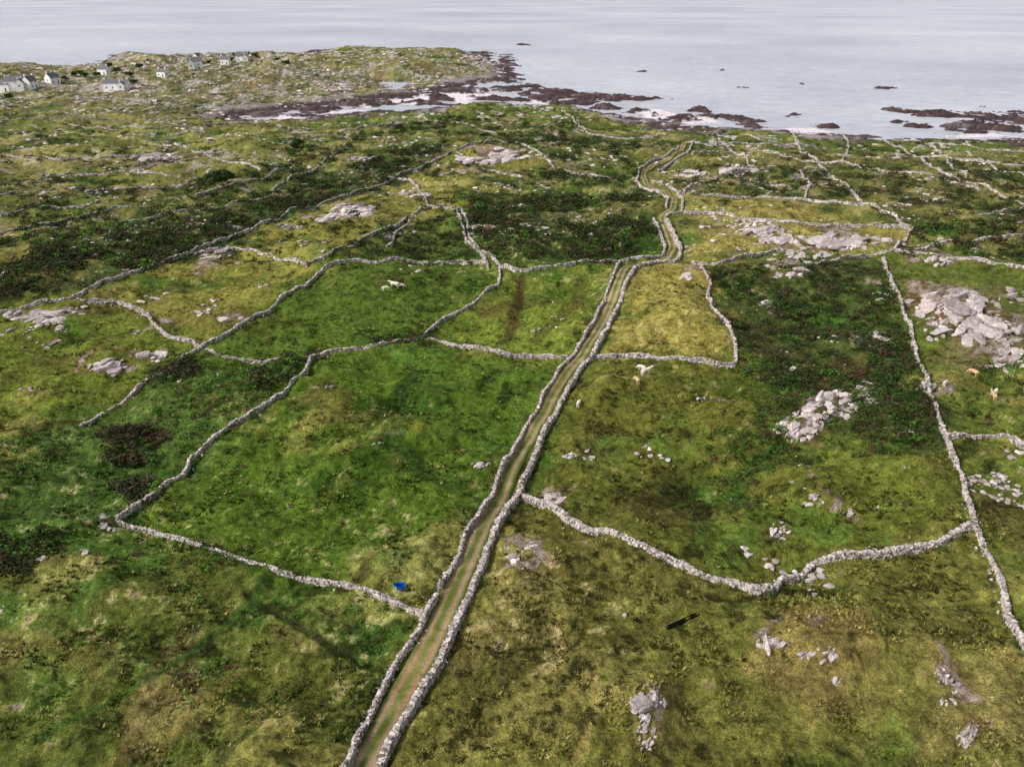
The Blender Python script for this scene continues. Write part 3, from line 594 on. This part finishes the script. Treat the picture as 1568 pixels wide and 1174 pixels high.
# ------------------------------------------------------------------ houses
def gable(L_,W_,e_,r_):
    V=[(-L_/2,-W_/2,-1.5),(L_/2,-W_/2,-1.5),(L_/2,W_/2,-1.5),(-L_/2,W_/2,-1.5),(-L_/2,-W_/2,e_),(L_/2,-W_/2,e_),(L_/2,W_/2,e_),(-L_/2,W_/2,e_),(-L_/2,0,r_),(L_/2,0,r_)]
    Fq=[[0,1,5,4],[2,3,7,6],[1,2,6,5],[3,0,4,7],[5,6,9,9],[7,4,8,8]]
    return V,Fq
def house(u,v,L_,W_,e_,r_,yaw,wing=0,col=None):
    L_*=.9; W_*=.85; r_=e_+(r_-e_)*.8
    P=ground([(u,v)],z0=-2)[0]; e=empty("white_house",(P[0],P[1],P[2]+.3),R(yaw)); 
    def block(tag,L_,W_,e_,r_,cx,cy,rot):
        q=empty("block_"+tag,(cx,cy,0),rot); q.parent=e
        V,Fq=gable(L_,W_,e_,r_); me=bpy.data.meshes.new("walls"); me.from_pydata(V,[],[[i for j,i in enumerate(f_) if i not in f_[:j]] for f_ in Fq]); me.materials.append(M_white)
        o=bpy.data.objects.new("walls",me); scene.collection.objects.link(o); o.parent=q
        sl=(r_-e_)/(W_/2); V=[];Fq=[]
        for sg in (-1,1):
            o_=len(V)
            for (x_,y_,dz) in [(-L_/2-.15,W_/2+.2,0),(L_/2+.15,W_/2+.2,0),(L_/2+.15,0,0),(-L_/2-.15,0,0)]:
                V.append((x_,sg*y_,r_-sl*y_+.05)); 
            for k_ in range(4): V.append((V[o_+k_][0],V[o_+k_][1],V[o_+k_][2]+.15))
            Fq+=[[o_+i for i in f_] for f_ in CF.tolist()]
        build("roof",np.array(V),np.array(Fq),M_slate,parent=q)
        B=[]
        nw=max(2,int(L_/4))
        rows=[1.6] if e_<4.6 else [1.5,4.2]
        for zc in rows:
            for i in range(nw):
                if i==nw//2 and zc<2: continue
                for sg in(-1,1): B.append(((-L_/2+L_*(i+.5)/nw,sg*W_/2,zc),(.9,.1,1.0)))
        B.append(((-L_/2,0,e_*.6),(.1,.9,1.0))); B.append(((L_/2,0,e_*.6),(.1,.9,1.0)))
        boxes("windows",B,M_glass,q); boxes("door",[((-L_/2+L_*(nw//2+.5)/nw,-W_/2,1.05),(.9,.12,2.1))],M_bark,q)
        boxes("chimneys",[((a*(L_/2-.6),0,r_+.4),(.8,.7,1.6)) for a in(-1,1)],M_white,q)
    block("main",L_,W_,e_,r_,0,0,0)
    if wing: block("wing",W_*1.1,W_*.75,e_*.9,r_*.85,wing*L_*.28,-W_*.62,R(90))
for a in [(180,136,18,7,4.4,7.2,5,1),(28,138,15,8,5.6,9.2,12,1),(48,136,9,7,4.8,8.6,80,0),(8,141,10,6.5,4.2,7,0,0),(82,129,10,7,4.6,8.4,70,0),(300,107,13,8,6.5,10.6,20,-1),(303,97,9,7,5.4,9.4,85,0),(372,97,13,8,4.6,8,10,1),(346,101,8,6,4.2,7,0,0),(160,115,9,7,4.2,7.2,-10,0),(490,90,9,6,3.6,6,10,0),(250,118,8,6,3.8,6.4,-15,0)]: house(*a)
# ------------------------------------------------------------------ trees near the houses
def tree(u,v,hgt,spread,c0):
    hgt*=.85; spread*=.75
    P=ground([(u,v)],z0=-2)[0]; e=empty("hawthorn_tree",tuple(P)); r=np.random.default_rng(int(u*7+v))
    V=[];Fq=[]
    def limb(p0,p1,r0,r1):
        p0=np.array(p0,float);p1=np.array(p1,float); ax=p1-p0; ax/=np.linalg.norm(ax); a=np.cross(ax,[.3,.9,.1]); a/=np.linalg.norm(a); b_=np.cross(ax,a); o=len(V)
        for p,rr in((p0,r0),(p1,r1)):
            for i in range(7): t_=6.283*i/7; V.append(p+(a*math.cos(t_)+b_*math.sin(t_))*rr)
        for i in range(7): Fq.append([o+i,o+(i+1)%7,o+7+(i+1)%7,o+7+i])
    th=hgt*.35; limb((0,0,-.3),(.1,0,th),.28,.18); cl=[]
    for i in range(7):
        a=i*.9+r.uniform(0,.5); q=np.array([math.cos(a)*spread*r.uniform(.25,.5),math.sin(a)*spread*r.uniform(.25,.5),hgt*r.uniform(.45,.9)]); limb((.1,0,th*r.uniform(.7,1)),q,.12,.04); cl.append(q)
    build("trunk",np.array(V),np.array(Fq),M_bark,parent=e)
    LV=[];LF=[];LC=[]
    for q in cl+[np.array([0,0,hgt*.8])]:
        b=r.uniform(.6,1.6)
        for i in range(150):
            dr=r.normal(0,1,3); dr/=np.linalg.norm(dr); c=q+dr*np.array([spread*.3,spread*.3,hgt*.2])*r.uniform(.5,1.1); n_=dr+r.normal(0,.5,3); n_/=np.linalg.norm(n_); a=np.cross(n_,r.normal(0,1,3)); a/=np.linalg.norm(a); b2=np.cross(n_,a); s_=r.uniform(.15,.4)
            o=len(LV); LV+=[c-a*s_,c-b2*s_*.6,c+a*s_,c+b2*s_*.6]; LF.append([o,o+1,o+2,o+3]); LC+=[c0*b*r.uniform(.7,1.3)]*4
    build("crown",np.array(LV),np.array(LF),M_leaf,np.array(LC),parent=e)
for u,v,hh,s in [(125,123,6,7),(133,125,5,6),(115,122,5,5),(215,109,6,7),(200,120,5,7),(178,108,6,8),(168,106,6,6),(362,90,6,8),(378,89,6,8),(392,90,6,7),(355,94,5,6),(385,98,4,7),(438,96,4,8),(425,95,4,6),(14,152,4,6),(100,124,4,6),(150,124,4,6),(320,99,4,5),(205,130,4,6),(455,228,5,6),(330,280,5,7),(345,276,4,6)]:
    tree(u,v,hh,s,L(50,68,38))
# ------------------------------------------------------------------ light
EL,AZ=R(40),R(-112)
w=bpy.data.worlds.new("World"); scene.world=w; w.use_nodes=True; nt=w.node_tree; bg=nt.nodes["Background"]
sk=nt.nodes.new("ShaderNodeTexSky"); sk.sky_type='NISHITA'; sk.sun_disc=False; sk.sun_elevation=EL; sk.sun_rotation=AZ; sk.dust_density=3; sk.air_density=1; sk.ozone_density=1
hs=nt.nodes.new("ShaderNodeHueSaturation"); hs.inputs["Saturation"].default_value=.3
nt.links.new(sk.outputs[0],hs.inputs["Color"]); nt.links.new(hs.outputs[0],bg.inputs[0]); bg.inputs[1].default_value=.15
sl=bpy.data.lights.new("sun",'SUN'); sl.energy=2.9; sl.angle=R(10); sl.color=(1,.95,.89); so=bpy.data.objects.new("sun",sl); scene.collection.objects.link(so)
dv=Vector((math.sin(AZ)*math.cos(EL),math.cos(AZ)*math.cos(EL),math.sin(EL))); so.rotation_euler=dv.to_track_quat('Z','Y').to_euler(); so.location=(0,0,120)
scene.view_settings.view_transform='Standard'; scene.view_settings.look='None'; scene.view_settings.exposure=0
print("done")
